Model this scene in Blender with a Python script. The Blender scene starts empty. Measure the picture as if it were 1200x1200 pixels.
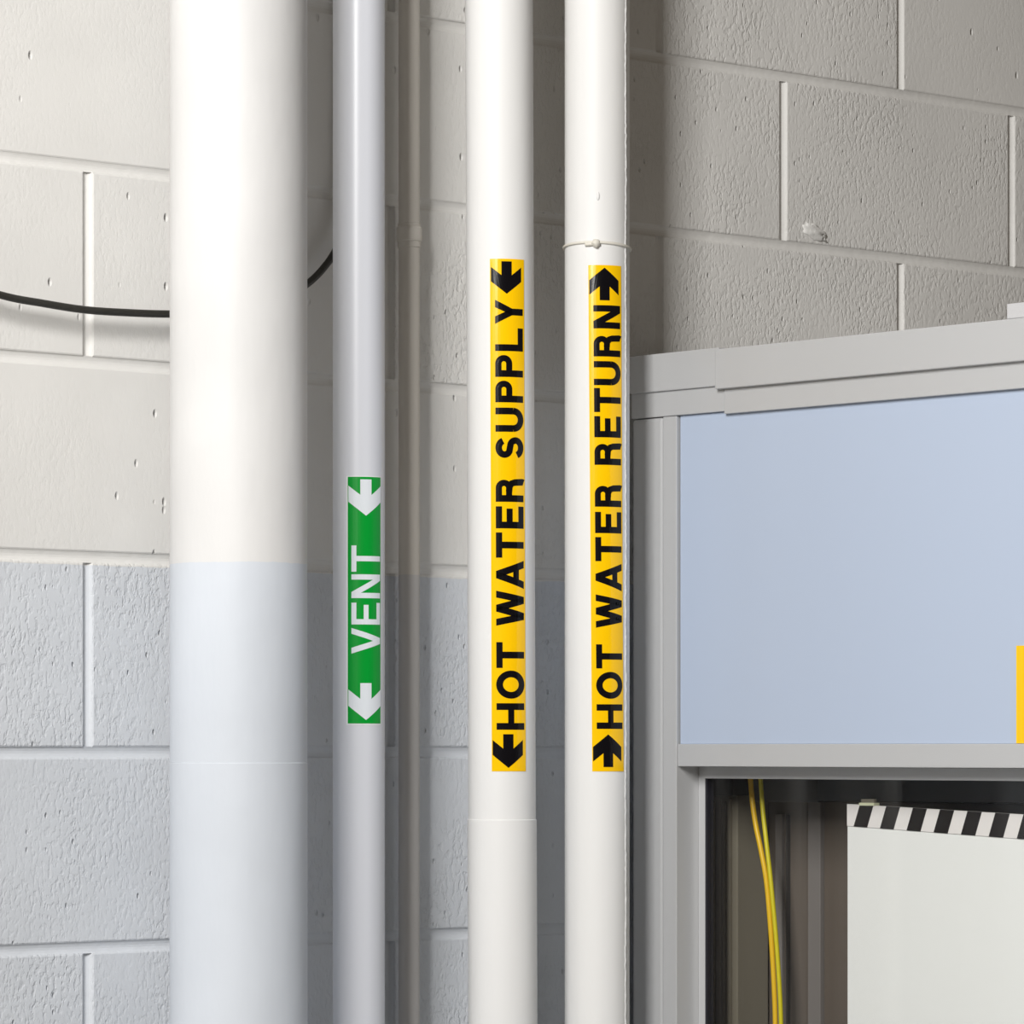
import bpy, bmesh, math, random
from mathutils import Vector

random.seed(7)
S = bpy.context.scene
COL = S.collection

# ------------------------------------------------------------------ frame
# World: the block wall is the plane y = 0 (its face looks to -y), u runs along the
# wall (= x), v is the distance out from the wall (= -y), z is the height above the floor.
def P(u, v, z):
    return Vector((u, -v, z))

# ------------------------------------------------------------------ camera
YAW = math.radians(41.4)
CAM_Z = 1.4274
cd = bpy.data.cameras.new('camera')
cam = bpy.data.objects.new('camera', cd)
COL.objects.link(cam)
cam.location = P(-3.1082, 3.5255, CAM_Z)
cam.rotation_euler = (math.pi / 2, 0, -YAW)
cd.sensor_width = 36.0
cd.lens = 36.0 * 4857 / 1200
cd.shift_y = 276 / 1200
cd.clip_end = 60
S.camera = cam

# ------------------------------------------------------------------ world and lights
w = bpy.data.worlds.new('World')
S.world = w
w.use_nodes = True
bg = w.node_tree.nodes['Background']
bg.inputs[0].default_value = (1.0, 0.84, 0.66, 1)
bg.inputs[1].default_value = 0.19

def area(name, loc, target, sx, sy, power, col=(1, 1, 1)):
    d = bpy.data.lights.new(name, 'AREA')
    d.shape = 'RECTANGLE'
    d.size = sx
    d.size_y = sy
    d.energy = power
    d.color = col
    o = bpy.data.objects.new(name, d)
    COL.objects.link(o)
    o.location = loc
    o.rotation_euler = (target - loc).to_track_quat('-Z', 'Y').to_euler()
    return o

area('softbox_light', P(-2.95, 1.99, 3.10), P(0, 0.05, 1.85), 0.58, 1.3, 252, (1, 0.985, 0.965))
area('room_light', P(-3.6, 1.45, 2.98), P(0.0, 0.1, 1.8), 0.30, 1.2, 14, (1, 0.99, 0.98))

vs = S.view_settings
vs.view_transform = 'Standard'
vs.look = 'None'
vs.gamma = 1.0
vs.use_curve_mapping = False
vs.exposure = -0.85

# ------------------------------------------------------------------ materials
def mat(name, col, rough=0.5, metal=0.0, spec=0.5):
    m = bpy.data.materials.new(name)
    m.use_nodes = True
    b = m.node_tree.nodes['Principled BSDF']
    b.inputs['Base Color'].default_value = (*col, 1)
    b.inputs['Roughness'].default_value = rough
    b.inputs['Metallic'].default_value = metal
    b.inputs['Specular IOR Level'].default_value = spec
    return m

def N(m, t, **kw):
    n = m.node_tree.nodes.new(t)
    for k, v in kw.items():
        if k in n.inputs:
            n.inputs[k].default_value = v
        else:
            setattr(n, k, v)
    return n

def L(m, a, b):
    m.node_tree.links.new(a, b)

def bsdf(m):
    return m.node_tree.nodes['Principled BSDF']

def add_noise_bump(m, scale, strength, dist, detail=4, stretch=None):
    g = N(m, 'ShaderNodeNewGeometry')
    src = g.outputs['Position']
    if stretch:
        mp = N(m, 'ShaderNodeMapping')
        mp.inputs['Scale'].default_value = stretch
        L(m, src, mp.inputs['Vector'])
        src = mp.outputs[0]
    n = N(m, 'ShaderNodeTexNoise', Scale=scale, Detail=detail)
    L(m, src, n.inputs['Vector'])
    b = N(m, 'ShaderNodeBump', Strength=strength, Distance=dist)
    L(m, n.outputs['Fac'], b.inputs['Height'])
    L(m, b.outputs[0], bsdf(m).inputs['Normal'])
    return n

PAINT_LINE = 1.6185      # height at which the white paint changes to blue-grey paint
UPPER = (0.725, 0.715, 0.69)
LOWER = (0.63, 0.655, 0.69)

def two_tone(m, upper, lower, wob=0.0015, line=PAINT_LINE):
    """upper colour above the paint line, lower colour beneath, with a slightly wavy brushed edge"""
    g = N(m, 'ShaderNodeNewGeometry')
    sp = N(m, 'ShaderNodeSeparateXYZ')
    L(m, g.outputs['Position'], sp.inputs[0])
    n = N(m, 'ShaderNodeTexNoise', Scale=35.0, Detail=3.0)
    L(m, g.outputs['Position'], n.inputs['Vector'])
    a = N(m, 'ShaderNodeMath', operation='MULTIPLY_ADD')
    L(m, n.outputs['Fac'], a.inputs[0])
    a.inputs[1].default_value = wob * 2
    L(m, sp.outputs['Z'], a.inputs[2])
    gt = N(m, 'ShaderNodeMath', operation='GREATER_THAN')
    L(m, a.outputs[0], gt.inputs[0])
    gt.inputs[1].default_value = line
    mx = N(m, 'ShaderNodeMix', data_type='RGBA')
    L(m, gt.outputs[0], mx.inputs[0])
    mx.inputs[6].default_value = (*lower, 1)
    mx.inputs[7].default_value = (*upper, 1)
    # faint uneven coverage
    n2 = N(m, 'ShaderNodeTexNoise', Scale=7.0, Detail=5.0)
    L(m, g.outputs['Position'], n2.inputs['Vector'])
    mr = N(m, 'ShaderNodeMapRange')
    L(m, n2.outputs['Fac'], mr.inputs[0])
    mr.inputs[1].default_value = 0.3
    mr.inputs[2].default_value = 0.7
    mr.inputs[3].default_value = 0.95
    mr.inputs[4].default_value = 1.03
    mm = N(m, 'ShaderNodeMix', data_type='RGBA', blend_type='MULTIPLY')
    mm.inputs[0].default_value = 1.0
    L(m, mx.outputs[2], mm.inputs[6])
    L(m, mr.outputs[0], mm.inputs[7])
    L(m, mm.outputs[2], bsdf(m).inputs['Base Color'])

def block_mat(name, rough_amt, pit_scale, pit_cut):
    """painted concrete block: crumbly ripples plus scattered open pits"""
    m = mat(name, UPPER, 0.55, 0, 0.3)
    two_tone(m, UPPER, LOWER)
    g = N(m, 'ShaderNodeNewGeometry')
    oi = N(m, 'ShaderNodeObjectInfo')
    off = N(m, 'ShaderNodeVectorMath', operation='ADD')
    L(m, g.outputs['Position'], off.inputs[0])
    sc = N(m, 'ShaderNodeMath', operation='MULTIPLY')
    L(m, oi.outputs['Random'], sc.inputs[0])
    sc.inputs[1].default_value = 37.0
    L(m, sc.outputs[0], off.inputs[1])
    # patchiness of the roughness across the block
    pn = N(m, 'ShaderNodeTexNoise', Scale=9.0, Detail=2.0)
    L(m, off.outputs[0], pn.inputs['Vector'])
    pr = N(m, 'ShaderNodeMapRange')
    L(m, pn.outputs['Fac'], pr.inputs[0])
    pr.inputs[1].default_value = 0.35
    pr.inputs[2].default_value = 0.65
    pr.inputs[3].default_value = 0.25
    pr.inputs[4].default_value = 1.0
    mp = N(m, 'ShaderNodeMapping')
    mp.inputs['Scale'].default_value = (1.5, 1.5, 0.8)
    L(m, off.outputs[0], mp.inputs['Vector'])
    n1 = N(m, 'ShaderNodeTexNoise', Scale=150.0, Detail=3.0, Roughness=0.55)
    L(m, mp.outputs[0], n1.inputs['Vector'])
    r1 = N(m, 'ShaderNodeMapRange')
    L(m, n1.outputs['Fac'], r1.inputs[0])
    r1.inputs[1].default_value = 0.36
    r1.inputs[2].default_value = 0.52
    mu = N(m, 'ShaderNodeMath', operation='MULTIPLY')
    L(m, r1.outputs[0], mu.inputs[0])
    L(m, pr.outputs[0], mu.inputs[1])
    mu2 = N(m, 'ShaderNodeMath', operation='MULTIPLY')
    L(m, mu.outputs[0], mu2.inputs[0])
    mu2.inputs[1].default_value = rough_amt
    # pits
    vo = N(m, 'ShaderNodeTexVoronoi', Scale=pit_scale)
    L(m, mp.outputs[0], vo.inputs['Vector'])
    sepc = N(m, 'ShaderNodeSeparateColor')
    L(m, vo.outputs['Color'], sepc.inputs[0])
    has = N(m, 'ShaderNodeMath', operation='GREATER_THAN')
    L(m, sepc.outputs[0], has.inputs[0])
    has.inputs[1].default_value = pit_cut
    pd = N(m, 'ShaderNodeMapRange')
    L(m, vo.outputs['Distance'], pd.inputs[0])
    pd.inputs[1].default_value = 0.06
    pd.inputs[2].default_value = 0.22
    pd.inputs[3].default_value = -1.3
    pd.inputs[4].default_value = 0.0
    pm = N(m, 'ShaderNodeMath', operation='MULTIPLY')
    L(m, has.outputs[0], pm.inputs[0])
    L(m, pd.outputs[0], pm.inputs[1])
    ad = N(m, 'ShaderNodeMath', operation='ADD')
    L(m, mu2.outputs[0], ad.inputs[0])
    L(m, pm.outputs[0], ad.inputs[1])
    bp = N(m, 'ShaderNodeBump', Strength=1.0, Distance=0.0016)
    L(m, ad.outputs[0], bp.inputs['Height'])
    L(m, bp.outputs[0], bsdf(m).inputs['Normal'])
    return m

M = {}
M['block_smooth'] = block_mat('painted_block_smooth', 0.10, 55.0, 0.90)
M['block_rough'] = block_mat('painted_block_rough', 0.42, 80.0, 0.86)
M['mortar'] = mat('painted_mortar', UPPER, 0.55, 0, 0.3)
two_tone(M['mortar'], UPPER, LOWER)
add_noise_bump(M['mortar'], 90.0, 0.6, 0.0012)
M['thin_pipe'] = mat('thin_pipe_paint', UPPER, 0.42, 0, 0.4)
two_tone(M['thin_pipe'], (0.62, 0.59, 0.54), (0.54, 0.53, 0.52))
M['stack_pipe'] = mat('stack_pipe_paint', UPPER, 0.5, 0, 0.3)
two_tone(M['stack_pipe'], (0.68, 0.675, 0.667), (0.61, 0.645, 0.695), 0.002, 1.6156)
add_noise_bump(M['stack_pipe'], 22.0, 0.35, 0.0035, 5, (1, 1, 0.35))
M['vent_pipe'] = mat('vent_pipe_plastic', (0.635, 0.65, 0.695), 0.33, 0, 0.5)
M['jacket'] = mat('white_jacket', (0.80, 0.795, 0.78), 0.48, 0, 0.3)
add_noise_bump(M['jacket'], 30.0, 0.3, 0.002, 5, (1, 1, 0.5))
M['seam'] = mat('jacket_seam_tape', (0.80, 0.80, 0.79), 0.5)
add_noise_bump(M['seam'], 160.0, 0.8, 0.0015)
M['wire'] = mat('tie_wire', (0.74, 0.71, 0.63), 0.5)
M['yellow'] = mat('yellow_label', (1.0, 0.58, 0.0), 0.16, 0, 0.5)
M['black_ink'] = mat('black_print', (0.004, 0.0035, 0.005), 0.18, 0, 0.3)
M['green'] = mat('green_label', (0.0, 0.30, 0.03), 0.3, 0, 0.3)
M['white_ink'] = mat('white_print', (0.72, 0.76, 0.80), 0.3, 0, 0.5)
M['film'] = mat('label_film_edge', (0.80, 0.81, 0.82), 0.25)
M['cable'] = mat('black_cable', (0.022, 0.021, 0.017), 0.45)
M['alu'] = mat('brushed_aluminium', (0.575, 0.58, 0.585), 0.48, 0.25, 0.5)
add_noise_bump(M['alu'], 60.0, 0.05, 0.001, 3, (1, 0.08, 6))
M['panel'] = mat('pale_blue_panel', (0.465, 0.54, 0.675), 0.42, 0, 0.4)
M['gasket'] = mat('black_gasket', (0.015, 0.015, 0.022), 0.5)
M['inner_dark'] = mat('dark_interior', (0.045, 0.040, 0.037), 0.6)
M['inner_brown'] = mat('brown_interior_panel', (0.13, 0.105, 0.085), 0.55)
M['inner_black'] = mat('black_housing', (0.02, 0.02, 0.02), 0.5)
M['duct'] = mat('tan_cable_duct', (0.22, 0.195, 0.15), 0.55)
M['inner_grey'] = mat('grey_inner_post', (0.22, 0.20, 0.19), 0.5)
M['yellow_cable'] = mat('yellow_cable', (0.85, 0.52, 0.01), 0.4)
M['green_yellow_cable'] = mat('lime_cable', (0.72, 0.62, 0.01), 0.4)
M['board_white'] = mat('white_board', (0.87, 0.87, 0.85), 0.5)
M['stick_white'] = mat('stick_white', (0.83, 0.79, 0.77), 0.5)
M['stick_black'] = mat('stick_black', (0.018, 0.015, 0.014), 0.5, 0, 0.2)
M['clip'] = mat('pale_clip', (0.78, 0.79, 0.55), 0.4)
M['cap'] = mat('white_cap', (0.56, 0.56, 0.57), 0.4)
M['floor'] = mat('concrete_floor', (0.36, 0.35, 0.33), 0.6)
nf = add_noise_bump(M['floor'], 12.0, 0.2, 0.003)

gm = bpy.data.materials.new('window_glass')
gm.use_nodes = True
nt = gm.node_tree
for n in list(nt.nodes):
    nt.nodes.remove(n)
out = nt.nodes.new('ShaderNodeOutputMaterial')
tr = nt.nodes.new('ShaderNodeBsdfTransparent')
tr.inputs[0].default_value = (0.985, 0.99, 0.987, 1)
gl = nt.nodes.new('ShaderNodeBsdfGlossy')
gl.inputs['Roughness'].default_value = 0.02
lw = nt.nodes.new('ShaderNodeLayerWeight')      # reflectance of coated glass: 2.5 % head-on, more at grazing angles
lw.inputs[0].default_value = 0.5
pw = nt.nodes.new('ShaderNodeMath'); pw.operation = 'POWER'
nt.links.new(lw.outputs['Facing'], pw.inputs[0]); pw.inputs[1].default_value = 5.0
fr = nt.nodes.new('ShaderNodeMath'); fr.operation = 'MULTIPLY_ADD'
nt.links.new(pw.outputs[0], fr.inputs[0]); fr.inputs[1].default_value = 0.97; fr.inputs[2].default_value = 0.025
mxs = nt.nodes.new('ShaderNodeMixShader')
nt.links.new(fr.outputs[0], mxs.inputs[0])
nt.links.new(tr.outputs[0], mxs.inputs[1])
nt.links.new(gl.outputs[0], mxs.inputs[2])
nt.links.new(mxs.outputs[0], out.inputs[0])
M['glass'] = gm

# ------------------------------------------------------------------ object helpers
WLOC = {}          # world location of every parent (all parents are unrotated)

def tag(o, label=None, cat=None, group=None, kind=None):
    if label: o['label'] = label
    if cat: o['category'] = cat
    if group: o['group'] = group
    if kind: o['kind'] = kind
    return o

def link(o, parent, loc):
    COL.objects.link(o)
    if parent is not None:
        o.parent = parent
        o.location = loc - WLOC[parent.name]
    else:
        o.location = loc
    WLOC[o.name] = loc.copy()
    return o

def thing(name, loc, label, cat, group=None):
    o = bpy.data.objects.new(name, None)
    o.empty_display_size = 0.05
    link(o, None, loc)
    return tag(o, label, cat, group)

def obj(name, verts, faces, m, parent=None, smooth=False, origin=None):
    """one mesh object from world-space vertices"""
    verts = [Vector(v) for v in verts]
    if origin is None:
        lo = Vector([min(v[i] for v in verts) for i in range(3)])
        hi = Vector([max(v[i] for v in verts) for i in range(3)])
        origin = Vector(((lo.x + hi.x) / 2, (lo.y + hi.y) / 2, lo.z))
    me = bpy.data.meshes.new(name)
    me.from_pydata([v - origin for v in verts], [], faces)
    me.materials.append(m)
    bm = bmesh.new()
    bm.from_mesh(me)
    bmesh.ops.recalc_face_normals(bm, faces=bm.faces)
    bm.to_mesh(me)
    bm.free()
    if smooth:
        for p in me.polygons:
            p.use_smooth = True
    me.update()
    o = bpy.data.objects.new(name, me)
    return link(o, parent, origin)

def box_data(u0, u1, v0, v1, z0, z1):
    vs_ = [P(u, v, z) for z in (z0, z1) for v in (v0, v1) for u in (u0, u1)]
    fs = [(0, 1, 3, 2), (4, 6, 7, 5), (0, 4, 5, 1), (2, 3, 7, 6), (0, 2, 6, 4), (1, 5, 7, 3)]
    return vs_, fs

def bevel_mesh(me, width, seg=2):
    bm = bmesh.new()
    bm.from_mesh(me)
    bmesh.ops.bevel(bm, geom=list(bm.edges), offset=width, segments=seg, affect='EDGES', profile=0.6)
    bm.to_mesh(me)
    bm.free()

def box(name, u0, u1, v0, v1, z0, z1, m, parent=None, bevel=0.0, seg=2):
    a, b = box_data(u0, u1, v0, v1, z0, z1)
    o = obj(name, a, b, m, parent)
    if bevel:
        bevel_mesh(o.data, bevel, seg)
    return o

def prism(name, pts, u0, u1, m, parent=None):
    """outline of (v, z) points, extruded from u0 to u1"""
    n = len(pts)
    vs_ = [P(u0, v, z) for v, z in pts] + [P(u1, v, z) for v, z in pts]
    fs = [tuple(range(n)), tuple(range(2 * n - 1, n - 1, -1))]
    for i in range(n):
        j = (i + 1) % n
        fs.append((i, j, n + j, n + i))
    return obj(name, vs_, fs, m, parent)

def tube(name, pts, r, m, parent=None, seg=12, closed=False):
    pts = [Vector(p) for p in pts]
    n = len(pts)
    vs_, fs = [], []
    prev = None
    for i, p in enumerate(pts):
        if closed:
            d = pts[(i + 1) % n] - pts[i - 1]
        else:
            d = pts[min(i + 1, n - 1)] - pts[max(i - 1, 0)]
        d.normalize()
        ref = Vector((0, 0, 1)) if abs(d.z) < 0.9 else Vector((0, 1, 0))
        if prev is not None:
            ref = prev
        a = (ref - d * ref.dot(d)).normalized()
        prev = a
        b = d.cross(a)
        for k in range(seg):
            t = 2 * math.pi * k / seg
            vs_.append(p + (a * math.cos(t) + b * math.sin(t)) * r)
    last = n if closed else n - 1
    for i in range(last):
        for k in range(seg):
            k2 = (k + 1) % seg
            i2 = (i + 1) % n
            fs.append((i * seg + k, i * seg + k2, i2 * seg + k2, i2 * seg + k))
    if not closed:
        fs.append(tuple(range(seg)))
        fs.append(tuple(range((n - 1) * seg, n * seg)))
    return obj(name, vs_, fs, m, parent, smooth=True)

def catmull(pts, sub=10):
    pts = [Vector(p) for p in pts]
    q = [pts[0] * 2 - pts[1]] + pts + [pts[-1] * 2 - pts[-2]]
    outp = []
    for i in range(1, len(q) - 2):
        p0, p1, p2, p3 = q[i - 1], q[i], q[i + 1], q[i + 2]
        for k in range(sub):
            t = k / sub
            outp.append(0.5 * ((2 * p1) + (p2 - p0) * t + (2 * p0 - 5 * p1 + 4 * p2 - p3) * t * t
                               + (3 * p1 - p0 - 3 * p2 + p3) * t ** 3))
    outp.append(pts[-1])
    return outp

# ------------------------------------------------------------------ the setting
U0, U1, TOP = -2.2, 2.4, 3.048
floor = box('floor', -4.5, 3.0, -0.25, 5.0, -0.1, 0.0, M['floor'])
tag(floor, 'grey concrete floor below the pipes', 'floor', kind='structure')

COURSE, MOD, JO = 0.2032, 0.4095, -0.588
JW = 0.0105
# wall core with concave mortar beds between the blocks
wv, wf = [], []
def addbox(*a):
    b, fcs = box_data(*a)
    k = len(wv)
    wv.extend(b)
    wf.extend([tuple(i + k for i in q) for q in fcs])
addbox(U0, U1, -0.19, -0.058, 0, TOP)
prof = [(-1.0, -0.0015), (-0.6, -0.0035), (-0.2, -0.0047), (0.2, -0.0047), (0.6, -0.0035), (1.0, -0.0015)]
def strip(pa, pb, horizontal):
    """a concave joint strip; pa, pb are its ends"""
    k = len(wv)
    h = JW / 2 + 0.0008
    for q in (pa, pb):
        for s_, dv in prof:
            if horizontal:
                wv.append(P(q[0], -0.0014 + (dv + 0.0014) * 0.55, q[1] + s_ * h))
            else:
                wv.append(P(q[0] + s_ * h, dv, q[1]))
    n = len(prof)
    for i in range(n - 1):
        wf.append((k + i, k + i + 1, k + n + i + 1, k + n + i))
spans = []
for k in range(15):
    base = JO + (0 if k % 2 else MOD / 2)
    js = []
    i = -6
    while True:
        j = base + i * MOD
        i += 1
        if j > U1 - 0.06:
            break
        if j > U0 + 0.06:
            js.append(j)
    z0, z1 = k * COURSE, (k + 1) * COURSE
    for j in js:
        strip((j, z0 + JW / 2 - 0.0005), (j, z1 - JW / 2 + 0.0005), False)
    if k:
        strip((U0, z0), (U1, z0), True)
    e = [U0] + js + [U1]
    for a, b in zip(e[:-1], e[1:]):
        spans.append((k, a + (JW / 2 if a != U0 else 0), b - (JW / 2 if b != U1 else 0), z0 + (JW / 2 if k else 0),
                      z1 - (JW / 2 if k < 14 else 0)))
wall = obj('wall_back', wv, wf, M['mortar'], None, origin=P(0, 0, 0))
for p in wall.data.polygons:
    p.use_smooth = False
tag(wall, 'painted concrete block wall, white above and blue-grey below', 'wall', kind='structure')

cache = {}
for k, a, b, z0, z1 in spans:
    key = (round(b - a, 4), round(z1 - z0, 4))
    cu, cz = (a + b) / 2, (z0 + z1) / 2
    if key not in cache:
        w2, h2 = (b - a) / 2, (z1 - z0) / 2
        e = 0.0022
        # bevelled front: outer rim set back, front face proud
        ring0 = [(-w2, -0.06, -h2), (w2, -0.06, -h2), (w2, -0.06, h2), (-w2, -0.06, h2)]
        ring1 = [(-w2, -0.0022, -h2), (w2, -0.0022, -h2), (w2, -0.0022, h2), (-w2, -0.0022, h2)]
        f2 = 0.0008
        ring2 = [(-w2 + f2, -0.0007, -h2 + f2), (w2 - f2, -0.0007, -h2 + f2), (w2 - f2, -0.0007, h2 - f2), (-w2 + f2, -0.0007, h2 - f2)]
        ring3 = [(-w2 + e, 0, -h2 + e), (w2 - e, 0, -h2 + e), (w2 - e, 0, h2 - e), (-w2 + e, 0, h2 - e)]
        vv = [P(*q) for r_ in (ring0, ring1, ring2, ring3) for q in r_]
        ff = [(3, 2, 1, 0), (12, 13, 14, 15)]
        for r_ in range(3):
            for i in range(4):
                j = (i + 1) % 4
                ff.append((r_ * 4 + i, r_ * 4 + j, r_ * 4 + 4 + j, r_ * 4 + 4 + i))
        me = bpy.data.meshes.new('block')
        me.from_pydata(vv, [], ff)
        me.materials.append(M['block_rough'])
        bm = bmesh.new(); bm.from_mesh(me)
        bmesh.ops.recalc_face_normals(bm, faces=bm.faces)
        bm.to_mesh(me); bm.free()
        cache[key] = me
    o = bpy.data.objects.new('block', cache[key])
    link(o, wall, P(cu, random.uniform(-0.0004, 0.0006), cz))
    smooth_block = (cz > PAINT_LINE and cu < 0.02 and k in (8, 9, 10)) or (k > 10 and random.random() < 0.3)
    o.material_slots[0].link = 'OBJECT'
    o.material_slots[0].material = M['block_smooth'] if smooth_block else M['block_rough']

# lump of spilled mortar stuck on the joint at the right
bm = bmesh.new()
bmesh.ops.create_icosphere(bm, subdivisions=3, radius=1.0)
for v in bm.verts:
    n_ = 1 + 0.22 * math.sin(v.co.x * 5.1 + 1.3) * math.cos(v.co.z * 6.3) + 0.14 * math.sin(v.co.z * 9 + v.co.x * 7)
    v.co = Vector((v.co.x * 0.0200, v.co.y * 0.0048, v.co.z * 0.0085)) * n_
    v.co.z -= v.co.x * 0.25
me = bpy.data.meshes.new('mortar_lump'); bm.to_mesh(me); bm.free()
for p in me.polygons: p.use_smooth = True
me.materials.append(M['block_smooth'])
o = bpy.data.objects.new('mortar_lump', me)
link(o, wall, P(0.489, -0.0005, 2.0515))
o['label'] = 'rough lump of painted mortar above the joint'

# ------------------------------------------------------------------ pipes
class Pipe:
    def __init__(s, name, u, v, r, label, lean=0.0):
        s.u, s.v, s.r, s.lean = u, v, r, lean
        s.root = thing(name, P(u + s.du(0), v, 0), label, 'pipe')
        a = math.atan2(3.5255 - v, -3.1082 - u)      # the side of the pipe that the labels were stuck on
        s.e = (math.cos(a), math.sin(a))
        s.rt = (s.e[1], -s.e[0])
    def du(s, z):
        return s.lean * (z - 1.55)
    def pt(s, phi, z, lift=0.0):
        r = s.r + lift
        return P(s.u + s.du(z) + r * (math.cos(phi) * s.e[0] + math.sin(phi) * s.rt[0]),
                 s.v + r * (math.cos(phi) * s.e[1] + math.sin(phi) * s.rt[1]), z)
    def tube(s, name, z0, z1, m, lift=0.0, seg=72, chamfer=0.0, label=None, rings=1):
        levels = []
        if chamfer:
            levels.append((z0, lift - chamfer)); levels.append((z0 + chamfer * 0.5, lift - chamfer * 0.25))
            levels += [(z0 + chamfer, lift), (z0 + chamfer + 0.0005, lift), (z1 - chamfer - 0.0005, lift), (z1 - chamfer, lift)]
            levels.append((z1 - chamfer * 0.5, lift - chamfer * 0.25)); levels.append((z1, lift - chamfer))
        else:
            levels = [(z0 + (z1 - z0) * i / rings, lift) for i in range(rings + 1)]
            levels = levels[:1] + [(z0 + 0.001, lift)] + levels[1:-1] + [(z1 - 0.001, lift)] + levels[-1:]
        vs_, fs = [], []
        for z, l in levels:
            for k in range(seg):
                vs_.append(s.pt(2 * math.pi * k / seg, z, l))
        for i in range(len(levels) - 1):
            for k in range(seg):
                k2 = (k + 1) % seg
                fs.append((i * seg + k, i * seg + k2, (i + 1) * seg + k2, (i + 1) * seg + k))
        fs.append(tuple(range(seg)))
        fs.append(tuple(range((len(levels) - 1) * seg, len(levels) * seg)))
        o = obj(name, vs_, fs, m, s.root)
        for p in o.data.polygons:
            p.use_smooth = len(p.vertices) == 4
        if label:
            o['label'] = label
        return o
    def patch(s, name, p0, p1, z0, z1, m, lift, thick, parent, tw=None, nseg=14, nz=24):
        """thin curved sheet stuck on the pipe"""
        vs_, fs = [], []
        tw = tw or (lambda z: 0.0)
        for l in (lift, lift + thick):
            for i in range(nz + 1):
                z = z0 + (z1 - z0) * i / nz
                for k in range(nseg + 1):
                    vs_.append(s.pt(p0 + (p1 - p0) * k / nseg + tw(z), z, l))
        n1 = nseg + 1
        tot = n1 * (nz + 1)
        for i in range(nz):
            for k in range(nseg):
                a = i * n1 + k
                fs.append((a, a + n1, a + n1 + 1, a + 1))
                fs.append((tot + a, tot + a + 1, tot + a + n1 + 1, tot + a + n1))
        for i in range(nz):
            a = i * n1
            fs.append((a, tot + a, tot + a + n1, a + n1))
            a += nseg
            fs.append((a, a + n1, tot + a + n1, tot + a))
        for k in range(nseg):
            fs.append((k, k + 1, tot + k + 1, tot + k))
            a = nz * n1 + k
            fs.append((a, tot + a, tot + a + 1, a + 1))
        return obj(name, vs_, fs, m, parent)

HP = 3.0
big = Pipe('stack_pipe', -0.5233, 0.172, 0.0700, 'thickest white pipe, painted pale blue-grey below, at the left of the row')
big.tube('barrel', 0, HP, M['stack_pipe'], seg=96)
big.tube('sleeve', 0.0, 1.4122, M['stack_pipe'], lift=0.00022, seg=96)

vent = Pipe('vent_pipe', -0.3159, 0.112, 0.0277, 'pale grey plastic pipe with a green VENT label')
vent.tube('barrel', 0, HP, M['vent_pipe'], seg=64)

thin = Pipe('thin_pipe', -0.1773, 0.03, 0.0117, 'thinnest pipe, painted like the wall, between the vent pipe and the supply pipe')
thin.tube('barrel', 0, HP, M['thin_pipe'], seg=32)
cp = thin.tube('coupling', 1.983, 2.0008, M['thin_pipe'], lift=0.0024, seg=32, chamfer=0.0022)
thin.tube('coupling_neck', 1.977, 1.984, M['thin_pipe'], lift=0.0010, seg=32, chamfer=0.0009)
thin.tube('coupling_neck', 1.9998, 2.004, M['thin_pipe'], lift=0.0008, seg=32, chamfer=0.0007)

sup = Pipe('supply_pipe', -0.1108, 0.108, 0.0370, 'white jacketed pipe with the yellow HOT WATER SUPPLY label', lean=-0.005)
sup.tube('jacket', 0, HP, M['jacket'], seg=72, rings=6)
sup.tube('lower_jacket', 0, 1.3488, M['jacket'], lift=0.0009, seg=72, chamfer=0.0006)

ret = Pipe('return_pipe', 0.0409, 0.098, 0.0364, 'white jacketed pipe with the yellow HOT WATER RETURN label beside the cabinet')
ret.tube('jacket', 0, HP, M['jacket'], seg=72)

# ragged lengthwise seam of the return pipe's jacket
vs_, fs = [], []
nz = 420
for i in range(nz + 1):
    z = 0.9 + 1.6 * i / nz
    wob = 0.012 * math.sin(z * 31) + 0.02 * random.uniform(-1, 1)
    wd = 0.035 + 0.02 * random.random()
    for ph, l in ((1.06 + wob - wd, -0.0004), (1.06 + wob - wd * 0.3, 0.0006 + 0.0006 * random.random()),
                  (1.06 + wob + wd * 0.4, 0.0007 + 0.0006 * random.random()), (1.06 + wob + wd, -0.0004)):
        vs_.append(ret.pt(ph, z, l))
for i in range(nz):
    for k in range(3):
        a = i * 4 + k
        fs.append((a, a + 1, a + 5, a + 4))
obj('jacket_seam', vs_, fs, M['seam'], ret.root, smooth=True)

# tie wire with its twisted knot
ring = []
for k in range(72):
    ph = 2 * math.pi * k / 72
    ring.append(ret.pt(ph, 1.9874 + 0.0028 * math.cos(ph) - 0.001 * math.sin(ph), 0.0010))
wt = tube('tie_wire', ring, 0.0016, M['wire'], ret.root, seg=8, closed=True)
bm = bmesh.new()
bmesh.ops.create_uvsphere(bm, u_segments=14, v_segments=10, radius=1.0)
for v in bm.verts:
    v.co = Vector((v.co.x * 0.0050, v.co.y * 0.0045, v.co.z * 0.0047)) * (1 + 0.12 * math.sin(v.co.x * 6 + v.co.z * 5))
me = bpy.data.meshes.new('knot'); bm.to_mesh(me); bm.free()
for p in me.polygons: p.use_smooth = True
me.materials.append(M['wire'])
o = bpy.data.objects.new('knot', me)
link(o, wt, ret.pt(-0.03, 1.9889, 0.003))
tube('wire_tail', [ret.pt(-0.05 - 0.05 * i, 1.9884 - 0.0001 * i, 0.0022) for i in range(7)], 0.0021, M['wire'], wt, seg=8)
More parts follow.
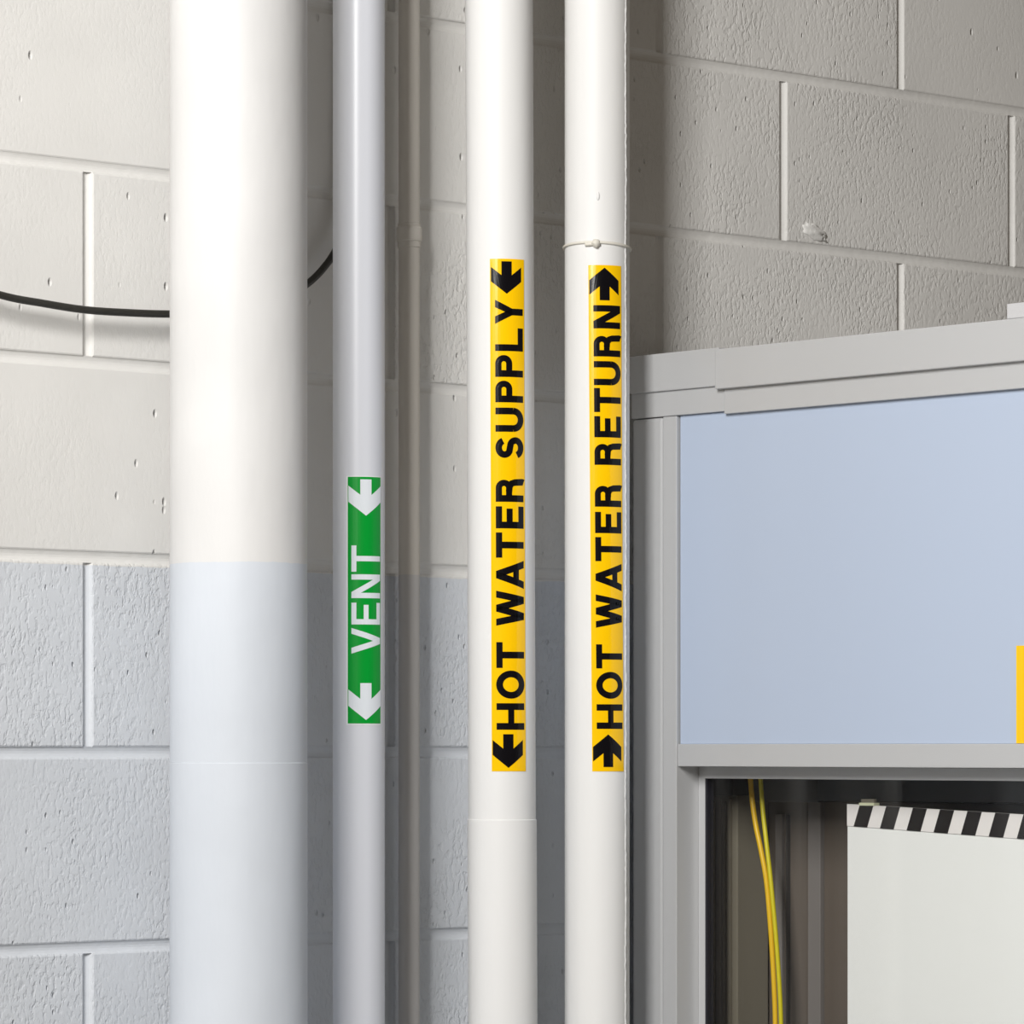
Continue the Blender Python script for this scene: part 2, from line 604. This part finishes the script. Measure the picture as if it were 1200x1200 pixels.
# small blob of paint on the jacket
bm = bmesh.new()
bmesh.ops.create_uvsphere(bm, u_segments=12, v_segments=8, radius=1.0)
for v in bm.verts:
    v.co = Vector((v.co.x * 0.0022, v.co.y * 0.0022, v.co.z * 0.005))
me = bpy.data.meshes.new('paint_drip'); bm.to_mesh(me); bm.free()
for p in me.polygons: p.use_smooth = True
me.materials.append(M['jacket'])
o = bpy.data.objects.new('paint_drip', me)
link(o, ret.root, ret.pt(0.03, 2.0416, -0.0006))

# ------------------------------------------------------------------ lettering
def stroke(pts, t, closed=False):
    n = len(pts)
    lo, hi = [], []
    for i in range(n):
        if closed:
            a, b = pts[i - 1], pts[(i + 1) % n]
        else:
            a, b = pts[max(i - 1, 0)], pts[min(i + 1, n - 1)]
        dx, dy = b[0] - a[0], b[1] - a[1]
        l = math.hypot(dx, dy)
        nx, ny = -dy / l * t / 2, dx / l * t / 2
        lo.append((pts[i][0] + nx, pts[i][1] + ny))
        hi.append((pts[i][0] - nx, pts[i][1] - ny))
    q = []
    for i in range(n if closed else n - 1):
        j = (i + 1) % n
        q.append((lo[i], lo[j], hi[j], hi[i]))
    return q

def rect(x0, y0, x1, y1):
    return ((x0, y0), (x1, y0), (x1, y1), (x0, y1))

def diag(xa, ya, xb, yb, tw):
    return ((xa, ya), (xa + tw, ya), (xb + tw, yb), (xb, yb))

def arc(cx, cy, rx, ry, a0, a1, n=14):
    return [(cx + rx * math.cos(math.radians(a0 + (a1 - a0) * i / n)),
             cy + ry * math.sin(math.radians(a0 + (a1 - a0) * i / n))) for i in range(n + 1)]

def glyph(ch, w, h, t):
    g = t * 0.92                      # horizontal bars are a little thinner
    if ch == 'H':
        return [rect(0, 0, t, h), rect(w - t, 0, w, h), rect(t, h / 2 - g / 2, w - t, h / 2 + g / 2)]
    if ch == 'T':
        return [rect(0, h - g, w, h), rect(w / 2 - t / 2, 0, w / 2 + t / 2, h - g)]
    if ch == 'E':
        return [rect(0, 0, t, h), rect(t, 0, w, g), rect(t, h - g, w, h), rect(t, h * 0.53 - g / 2, w * 0.9, h * 0.53 + g / 2)]
    if ch == 'L':
        return [rect(0, 0, t, h), rect(t, 0, w, g)]
    if ch == 'N':
        d = t * 1.15
        return [rect(0, 0, t, h), rect(w - t, 0, w, h), ((t * 0.0, h), (d, h), (w, 0), (w - d, 0))]
    if ch == 'V':
        d = t * 1.1
        k = h * (1 - (w / 2 - d) / (w / 2 - d / 2))
        return [((0, h), (d, h), (w / 2, k), (w / 2 - d / 2, 0)), ((w - d, h), (w, h), (w / 2 + d / 2, 0), (w / 2, k)),
                ((w / 2 - d / 2, 0), (w / 2, 0), (w / 2, k), (w / 2 - d / 4, k / 2)), ((w / 2, 0), (w / 2 + d / 2, 0), (w / 2 + d / 4, k / 2), (w / 2, k))]
    if ch == 'W':
        d = t * 1.02
        a, b = w * 0.27, w * 0.73
        return [((0, h), (d, h), (a + d / 2, 0), (a - d / 2, 0)), ((w / 2 - d / 2, h), (w / 2 + d / 2, h), (a + d / 2, 0), (a - d / 2, 0)),
                ((w / 2 - d / 2, h), (w / 2 + d / 2, h), (b + d / 2, 0), (b - d / 2, 0)), ((w - d, h), (w, h), (b + d / 2, 0), (b - d / 2, 0))]
    if ch == 'A':
        d = t * 1.08
        yb = h * 0.2
        k = (w / 2 - d / 2) / h
        x0, x1 = k * yb + d * 0.9, w - k * yb - d * 0.9
        k2 = k * (yb + g)
        return [((0, 0), (d, 0), (w / 2 + d / 2, h), (w / 2 - d / 2, h)), ((w - d, 0), (w, 0), (w / 2 + d / 2, h), (w / 2 - d / 2, h)),
                ((x0, yb), (x1, yb), (w - k2 - d * 0.9, yb + g), (k2 + d * 0.9, yb + g))]
    if ch == 'Y':
        d = t * 1.12
        m_ = h * 0.42
        return [((0, h), (d, h), (w / 2 + t / 2, m_), (w / 2 - t / 2, m_)), ((w - d, h), (w, h), (w / 2 + t / 2, m_), (w / 2 - t / 2, m_)),
                rect(w / 2 - t / 2, 0, w / 2 + t / 2, m_)]
    if ch == 'O':
        return stroke(arc(w / 2, h / 2, w / 2 - t / 2, h / 2 - g / 2, 0, 350, 35), t, True)
    if ch == 'U':
        r = w / 2 - t / 2
        cy = r * 0.95 + g / 2
        return [rect(0, cy, t, h), rect(w - t, cy, w, h)] + stroke(arc(w / 2, cy, r, cy - g / 2, 180, 360, 18), t)
    if ch in 'PR':
        low = h * (0.42 if ch == 'P' else 0.44)
        yt, yb = h - g / 2, low + g / 2
        ry = (yt - yb) / 2
        cx = w - t / 2 - ry * 1.0
        if ch == 'R':
            cx -= w * 0.03
        path = [(t * 0.5, yt), (cx, yt)] + arc(cx, (yt + yb) / 2, w - t / 2 - cx - (w * 0.03 if ch == 'R' else 0), ry, 80, -80, 14) + [(cx, yb), (t * 0.5, yb)]
        q = [rect(0, 0, t, h)] + stroke(path, g)
        if ch == 'R':
            q += stroke([(w * 0.45, yb), (w * 0.66, yb - h * 0.015), (w * 0.80, yb - h * 0.09), (w * 0.845, yb - h * 0.2), (w * 0.87, 0.035 * h), (w - t * 0.52, 0)], t * 0.98)
        return q
    if ch == 'S':
        rx = w / 2 - t / 2
        ry1 = (h - g) / 4
        top = arc(w / 2, h - g / 2 - ry1, rx * 0.94, ry1, 15, 235, 16)
        bot = arc(w / 2, g / 2 + ry1 * 1.05, rx, ry1 * 1.05, 55, -165, 16)
        return stroke(top + bot, t * 0.97)
    raise ValueError(ch)

def arrow_quads(hw, sw, ln):
    """barbed arrow, tip at the origin, tail at +ln along x"""
    lo, hi, no = ln * 0.385, ln * 0.83, ln * 0.575
    q = []
    for s_ in (1, -1):
        q.append(((0, 0), (lo, s_ * hw), (hi, s_ * hw), (no, s_ * sw)))
        q.append(((0, 0), (no, s_ * sw), (no, 0), (no * 0.5, 0)))
    q.append(((no, -sw), (ln, -sw), (ln, sw), (no, sw)))
    return q

def wrap(pipe, name, quads, z_of, phi_of, m, parent, lift, thick):
    """quads in (x along the reading direction, y up the letter) laid on the pipe as thin raised print"""
    vs_, fs = [], []
    for q in quads:
        (a, b, c_, d) = q
        e1 = max(math.hypot(b[0] - a[0], b[1] - a[1]), math.hypot(c_[0] - d[0], c_[1] - d[1]))
        e2 = max(math.hypot(d[0] - a[0], d[1] - a[1]), math.hypot(c_[0] - b[0], c_[1] - b[1]))
        n1 = max(1, min(9, int(e1 / 0.0045) + 1))
        n2 = max(1, min(9, int(e2 / 0.0045) + 1))
        base = len(vs_)
        for i in range(n1 + 1):
            for j in range(n2 + 1):
                s_, t_ = i / n1, j / n2
                x = (a[0] * (1 - s_) + b[0] * s_) * (1 - t_) + (d[0] * (1 - s_) + c_[0] * s_) * t_
                y = (a[1] * (1 - s_) + b[1] * s_) * (1 - t_) + (d[1] * (1 - s_) + c_[1] * s_) * t_
                z = z_of(x)
                vs_.append(pipe.pt(phi_of(y, z), z, lift + thick))
        for i in range(n1):
            for j in range(n2):
                k = base + i * (n2 + 1) + j
                fs.append((k, k + 1, k + n2 + 2, k + n2 + 1))
    return obj(name, vs_, fs, m, parent)

def make_label(pipe, label_txt, mlabel, mink, p0, p1, z0, z1, base, cap, letters, arrows, t, lead, tw=None, edge=0.0):
    """p0/p1: edges of the label, base/cap: angles of baseline and cap line; letters: (char, z0, z1)"""
    tw = tw or (lambda z: 0.0)
    lab = pipe.patch('label', p0, p1, z0, z1, mlabel, 0.0001, 0.0005, pipe.root, tw)
    lab['label'] = label_txt
    h = (base - cap) * pipe.r
    for ch, a, b in letters:
        quads = glyph(ch, b - a, h, t)
        wrap(pipe, 'letter', quads, lambda x, a=a: a + x,
             lambda y, z: base - y / pipe.r + tw(z), mink, lab, 0.0006, 0.00025)
    mid = lead[0]
    for tip, tail in arrows:
        ln = abs(tail - tip)
        sgn = 1 if tail > tip else -1
        quads = arrow_quads(lead[1], lead[2], ln)
        wrap(pipe, 'arrow', quads, lambda x, tip=tip, sgn=sgn: tip + sgn * x,
             lambda y, z: mid - y / pipe.r + tw(z), mink, lab, 0.0006, 0.00025)
    if edge:
        e_ = pipe.patch('clear_edge', p0 - edge, p1 + edge, z0 - 0.0015, z1 + 0.0010, M['film'], 0.0, 0.0003, lab, tw)
    return lab

R = math.radians
# green VENT label
mv = 0.00090737
zv = lambda y: CAM_Z + (876 - y) * mv
make_label(vent, 'green label with white arrows and the word VENT', M['green'], M['white_ink'],
           R(-24.5), R(54), zv(848), zv(560.7), R(51.5), R(-16),
           [('V', zv(766.7), zv(736.7)), ('E', zv(732.7), zv(707.3)), ('N', zv(702), zv(674.3)), ('T', zv(671.3), zv(640.7))],
           [(zv(606), zv(563.7)), (zv(844), zv(801))], 0.0056, (R(15.5), 0.0185, 0.0060), edge=R(3.5))
# yellow supply label
m4 = 0.00093591
z4 = lambda y: CAM_Z + (876 - y) * m4
make_label(sup, 'yellow label with black arrows and the words HOT WATER SUPPLY', M['yellow'], M['black_ink'],
           R(-17), R(44), z4(903.6), z4(308), R(40.5), R(-8.5),
           [(c_, z4(b), z4(a)) for c_, a, b in (
               ('H', 824.5, 855.3), ('O', 786.5, 819.2), ('T', 753.5, 783.5), ('W', 693.7, 734.4), ('A', 658.7, 691.3),
               ('T', 626, 655.3), ('E', 595.7, 621.3), ('R', 563.7, 590.4), ('S', 515, 540), ('U', 481, 509),
               ('P', 449.4, 474.8), ('P', 419.6, 445.3), ('L', 388.4, 415.2), ('Y', 355.7, 383.7))],
           [(z4(348.7), z4(311)), (z4(899.7), z4(860.5))], 0.0073, (R(11), 0.0170, 0.0056))
# yellow return label (stuck on with a slight twist)
m5 = 0.00095812
z5 = lambda y: CAM_Z + (876 - y) * m5
make_label(ret, 'yellow label with black arrows and the words HOT WATER RETURN', M['yellow'], M['black_ink'],
           R(-12), R(50), z5(903.7), z5(315), R(46.5), R(-3.5),
           [(c_, z5(b), z5(a)) for c_, a, b in (
               ('H', 825.7, 854.3), ('O', 788, 819.3), ('T', 756, 784), ('W', 698, 736.7), ('A', 662, 694),
               ('T', 631.3, 659.3), ('E', 602, 626.7), ('R', 570.7, 596), ('R', 522, 547.3), ('E', 490.7, 515.3),
               ('T', 458, 486), ('U', 426.7, 454.7), ('R', 396.4, 421.3), ('N', 361.7, 388.7))],
           [(z5(318), z5(356)), (z5(860.7), z5(898.7))], 0.0071, (R(16.5), 0.0170, 0.0056),
           tw=lambda z: R(-3.5) * (z - 1.68) / 0.275)

# ------------------------------------------------------------------ black cable
cab = catmull([P(-1.3, 0.016, 2.06), P(-1.1, 0.018, 2.00), P(-0.90, 0.022, 1.931), P(-0.79, 0.024, 1.9035), P(-0.7151, 0.025, 1.8870),
               P(-0.6626, 0.025, 1.8822), P(-0.6092, 0.025, 1.8792), P(-0.5549, 0.025, 1.8800), P(-0.5053, 0.025, 1.8821), P(-0.45, 0.025, 1.8862),
               P(-0.40, 0.025, 1.8940), P(-0.355, 0.024, 1.9070), P(-0.3166, 0.022, 1.9265), P(-0.2895, 0.020, 1.9478), P(-0.268, 0.018, 1.975),
               P(-0.252, 0.014, 2.02), P(-0.246, 0.012, 2.10), P(-0.245, 0.011, 2.35), P(-0.245, 0.011, 2.7), P(-0.245, 0.011, 3.0)], 8)
co = tube('power_cable', cab, 0.0040, M['cable'], None, seg=12)
tag(co, 'black cable sagging across the wall behind the thickest pipe', 'cable')

# ------------------------------------------------------------------ cabinet
CU = 0.14
VB, VE, UB = 0.05, 1.25, 0.78
cabt = thing('equipment_cabinet', P(CU + 0.3, 0.65, 0), 'grey aluminium framed cabinet with a pale blue panel and a window', 'cabinet')
def cb(name, *a, parent=None, bevel=0.0008, label=None, m='alu'):
    o = box(name, *a, M[m], parent or cabt, bevel)
    if label:
        o['label'] = label
    return o
# uprights
cb('post', CU, CU + 0.04, VB, 0.1005, 0, 1.8035, bevel=0.004)
cb('post_strip', CU - 0.0004, CU + 0.036, 0.1013, 0.1236, 0, 1.8035, bevel=0.0009)
cb('post', CU, CU + 0.04, VE - 0.074, VE, 0, 1.8035, bevel=0.004)
cb('post', UB - 0.04, UB, VB, VB + 0.05, 0, 1.8035, bevel=0.004)
cb('post', UB - 0.04, UB, VE - 0.05, VE, 0, 1.8035, bevel=0.004)
# top rails (each in two lengths, the joint is just right of the post)
cb('lower_top_rail', CU - 0.0015, CU + 0.04, VB, 0.2018, 1.8040, 1.8330)
cb('lower_top_rail', CU - 0.0028, CU + 0.04, 0.2032, VE, 1.8008, 1.8318)
cb('upper_top_rail', CU - 0.0050, CU + 0.05, VB - 0.001, 0.1965, 1.8325, 1.8756, bevel=0.0012)
cb('upper_top_rail', CU - 0.0098, CU + 0.05, 0.1955, VE, 1.8285, 1.8732, bevel=0.0012)
cb('top_cap', CU - 0.01, CU + 0.05, 0.631, 0.80, 1.8732, 1.889, bevel=0.001, m='cap', label='small white cap strip on the top rail')
# panel
pn = cb('upper_panel', CU + 0.0035, CU + 0.012, 0.1258, VE - 0.074, 1.4313, 1.8040, m='panel', bevel=0.0008, label='pale blue panel')
cb('yellow_label', CU + 0.0030, CU + 0.0036, 0.6325, 0.76, 1.4318, 1.5335, parent=pn, bevel=0, m='yellow', label='plain yellow label at the lower edge of the panel')
# middle rail
cb('middle_rail', CU + 0.0008, CU + 0.04, 0.1242, VE - 0.074, 1.4060, 1.4313, bevel=0.0010)
# recessed window frame
WU = CU + 0.034
fr_ = cb('window_frame', WU, WU + 0.012, 0.1236, 0.1345, 0.98, 1.4062, bevel=0.001)
cb('frame_head', WU - 0.002, WU + 0.012, 0.1345, VE - 0.076, 1.3922, 1.4058, parent=fr_, bevel=0.0008)
cb('gasket', WU + 0.0005, WU + 0.011, 0.1345, 0.1372, 0.98, 1.3922, parent=fr_, bevel=0, m='gasket')
cb('frame_sill', WU, WU + 0.012, 0.1236, VE - 0.076, 0.955, 0.98, parent=fr_, bevel=0.0008)
cb('frame_side', WU, WU + 0.012, VE - 0.10, VE - 0.076, 0.98, 1.3922, parent=fr_, bevel=0.0008)
cb('glass_pane', WU + 0.004, WU + 0.008, 0.1372, VE - 0.10, 0.98, 1.3922, parent=fr_, bevel=0, m='glass', label='clear glass pane')
# lower rails, panels and shell
cb('lower_rail', CU + 0.0008, CU + 0.04, 0.1242, VE - 0.074, 0.925, 0.955)
cb('lower_panel', CU + 0.0035, CU + 0.012, 0.1258, VE - 0.074, 0.09, 0.925, m='panel')
cb('bottom_rail', CU + 0.0008, CU + 0.04, 0.1242, VE - 0.074, 0.03, 0.09)
cb('side_panel', CU + 0.042, UB - 0.042, VB + 0.004, VB + 0.010, 0.03, 1.83, m='panel')
cb('side_panel', CU + 0.042, UB - 0.042, VE - 0.010, VE - 0.004, 0.03, 1.83, m='panel')
cb('back_panel', UB - 0.012, UB - 0.004, VB + 0.052, VE - 0.052, 0.03, 1.83, m='panel')
cb('top_panel', CU + 0.004, UB, VB, VE, 1.833, 1.868, m='alu')
cb('base_panel', CU + 0.013, UB - 0.013, VB + 0.012, VE - 0.012, 0.03, 0.05, m='inner_dark')
# interior
cb('inner_ceiling', CU + 0.05, UB - 0.013, VB + 0.012, VE - 0.012, 1.43, 1.45, m='inner_black', bevel=0)
cb('inner_side', CU + 0.05, UB - 0.013, VB + 0.012, VB + 0.016, 1.07, 1.43, m='inner_brown', bevel=0)
cb('inner_side', CU + 0.05, UB - 0.013, VE - 0.016, VE - 0.012, 1.07, 1.43, m='inner_dark', bevel=0)
cb('inner_back', UB - 0.018, UB - 0.013, VB + 0.012, VE - 0.012, 1.07, 1.43, m='inner_dark', bevel=0)
sh = cb('inner_shelf', CU + 0.05, UB - 0.013, VB + 0.012, VE - 0.012, 1.05, 1.07, m='inner_dark', bevel=0)

# tan cable duct, housings and brown boards seen through the glass
du = cb('cable_duct', 0.250, 0.30, 0.068, 0.110, 1.07, 1.372, m='duct', bevel=0.001)
for i, (va, vb) in enumerate(((0.0715, 0.0745), (0.0800, 0.0845), (0.0890, 0.0915), (0.0965, 0.1010))):
    cb('rib', 0.2465, 0.2502, va, vb, 1.07, 1.368 if i % 2 else 1.364, parent=du, bevel=0.0006, m='duct')
cb('side_housing', 0.235, 0.32, 0.068, 0.118, 1.372, 1.43, m='inner_dark', bevel=0.001)
cb('upper_housing', 0.245, 0.60, 0.135, 0.245, 1.3655, 1.43, m='inner_dark', bevel=0.001)
cb('upper_housing', 0.240, 0.60, 0.247, 1.20, 1.3675, 1.43, m='inner_black', bevel=0.001)
ib = cb('inner_board', 0.305, 0.315, 0.105, 0.62, 1.07, 1.3655, m='inner_brown', bevel=0.001, label='brown board behind the glass')
cb('grey_strip', 0.298, 0.3052, 0.176, 0.196, 1.07, 1.365, parent=ib, bevel=0.001, m='inner_grey')
cb('grey_strip', 0.300, 0.3052, 0.121, 0.132, 1.07, 1.35, parent=ib, bevel=0.001, m='inner_grey')
cb('grey_strip', 0.2995, 0.3052, 0.1385, 0.1415, 1.07, 1.35, parent=ib, bevel=0.001, m='inner_dark')

# two yellow cables hanging inside the cabinet
y1 = tube('yellow_cable', catmull([P(0.2385, 0.1415, 1.4285), P(0.2385, 0.1425, 1.395), P(0.2375, 0.1475, 1.362), P(0.235, 0.1560, 1.335), P(0.235, 0.1640, 1.308), P(0.236, 0.172, 1.27), P(0.238, 0.178, 1.2), P(0.24, 0.181, 1.13), P(0.24, 0.182, 1.0745)], 6), 0.0031, M['yellow_cable'])
tag(y1, 'deep yellow cable behind the cabinet glass, nearer the tan duct', 'cable', 'yellow cables inside the cabinet')
y2 = tube('yellow_cable', catmull([P(0.2390, 0.1575, 1.4285), P(0.2390, 0.1585, 1.395), P(0.2385, 0.1625, 1.358), P(0.237, 0.1675, 1.335), P(0.236, 0.1730, 1.308), P(0.236, 0.179, 1.27), P(0.238, 0.186, 1.2), P(0.24, 0.190, 1.13), P(0.24, 0.191, 1.0745)], 6), 0.0027, M['green_yellow_cable'])
tag(y2, 'greenish yellow cable behind the cabinet glass, nearer the striped board', 'cable', 'yellow cables inside the cabinet')

# white board with a black and white striped stick along its top
BU, BV0, BV1 = 0.212, 0.3225, 0.72
top_z = lambda v: 1.3648 - 0.0330 * (v - BV0)
mid_z = lambda v: 1.3405 - 0.0400 * (v - BV0)
brd = thing('striped_board', P(BU, (BV0 + BV1) / 2, 1.07), 'white board with a black and white striped top behind the cabinet glass', 'board')
prism('board', [(BV0, 1.07), (BV1, 1.07), (BV1, mid_z(BV1) - 0.0004), (BV0, mid_z(BV0) - 0.0004)], BU, BU + 0.005, M['board_white'], brd)
stk = prism('striped_stick', [(BV0, mid_z(BV0)), (BV1, mid_z(BV1)), (BV1, top_z(BV1)), (BV0, top_z(BV0))], BU - 0.001, BU + 0.005, M['stick_white'], brd)
va = BV0 + 0.0105
while va + 0.035 < BV1:
    w_ = 0.0205
    sk = 0.0095
    prism('stripe', [(va, mid_z(va)), (va + w_, mid_z(va + w_)), (va + w_ + sk, top_z(va + w_ + sk)), (va + sk, top_z(va + sk))],
          BU - 0.0014, BU - 0.0009, M['stick_black'], stk)
    va += 0.0400
cb('clip', BU - 0.003, BU + 0.006, 0.3425, 0.3655, 1.3632, 1.3665, parent=brd, bevel=0.0004, m='clip')
cb('clip_wire', BU - 0.001, BU + 0.003, 0.3440, 0.3640, 1.3665, 1.3705, parent=brd, bevel=0.0004, m='duct')

S.cycles.max_bounces = 8
S.cycles.transparent_max_bounces = 12
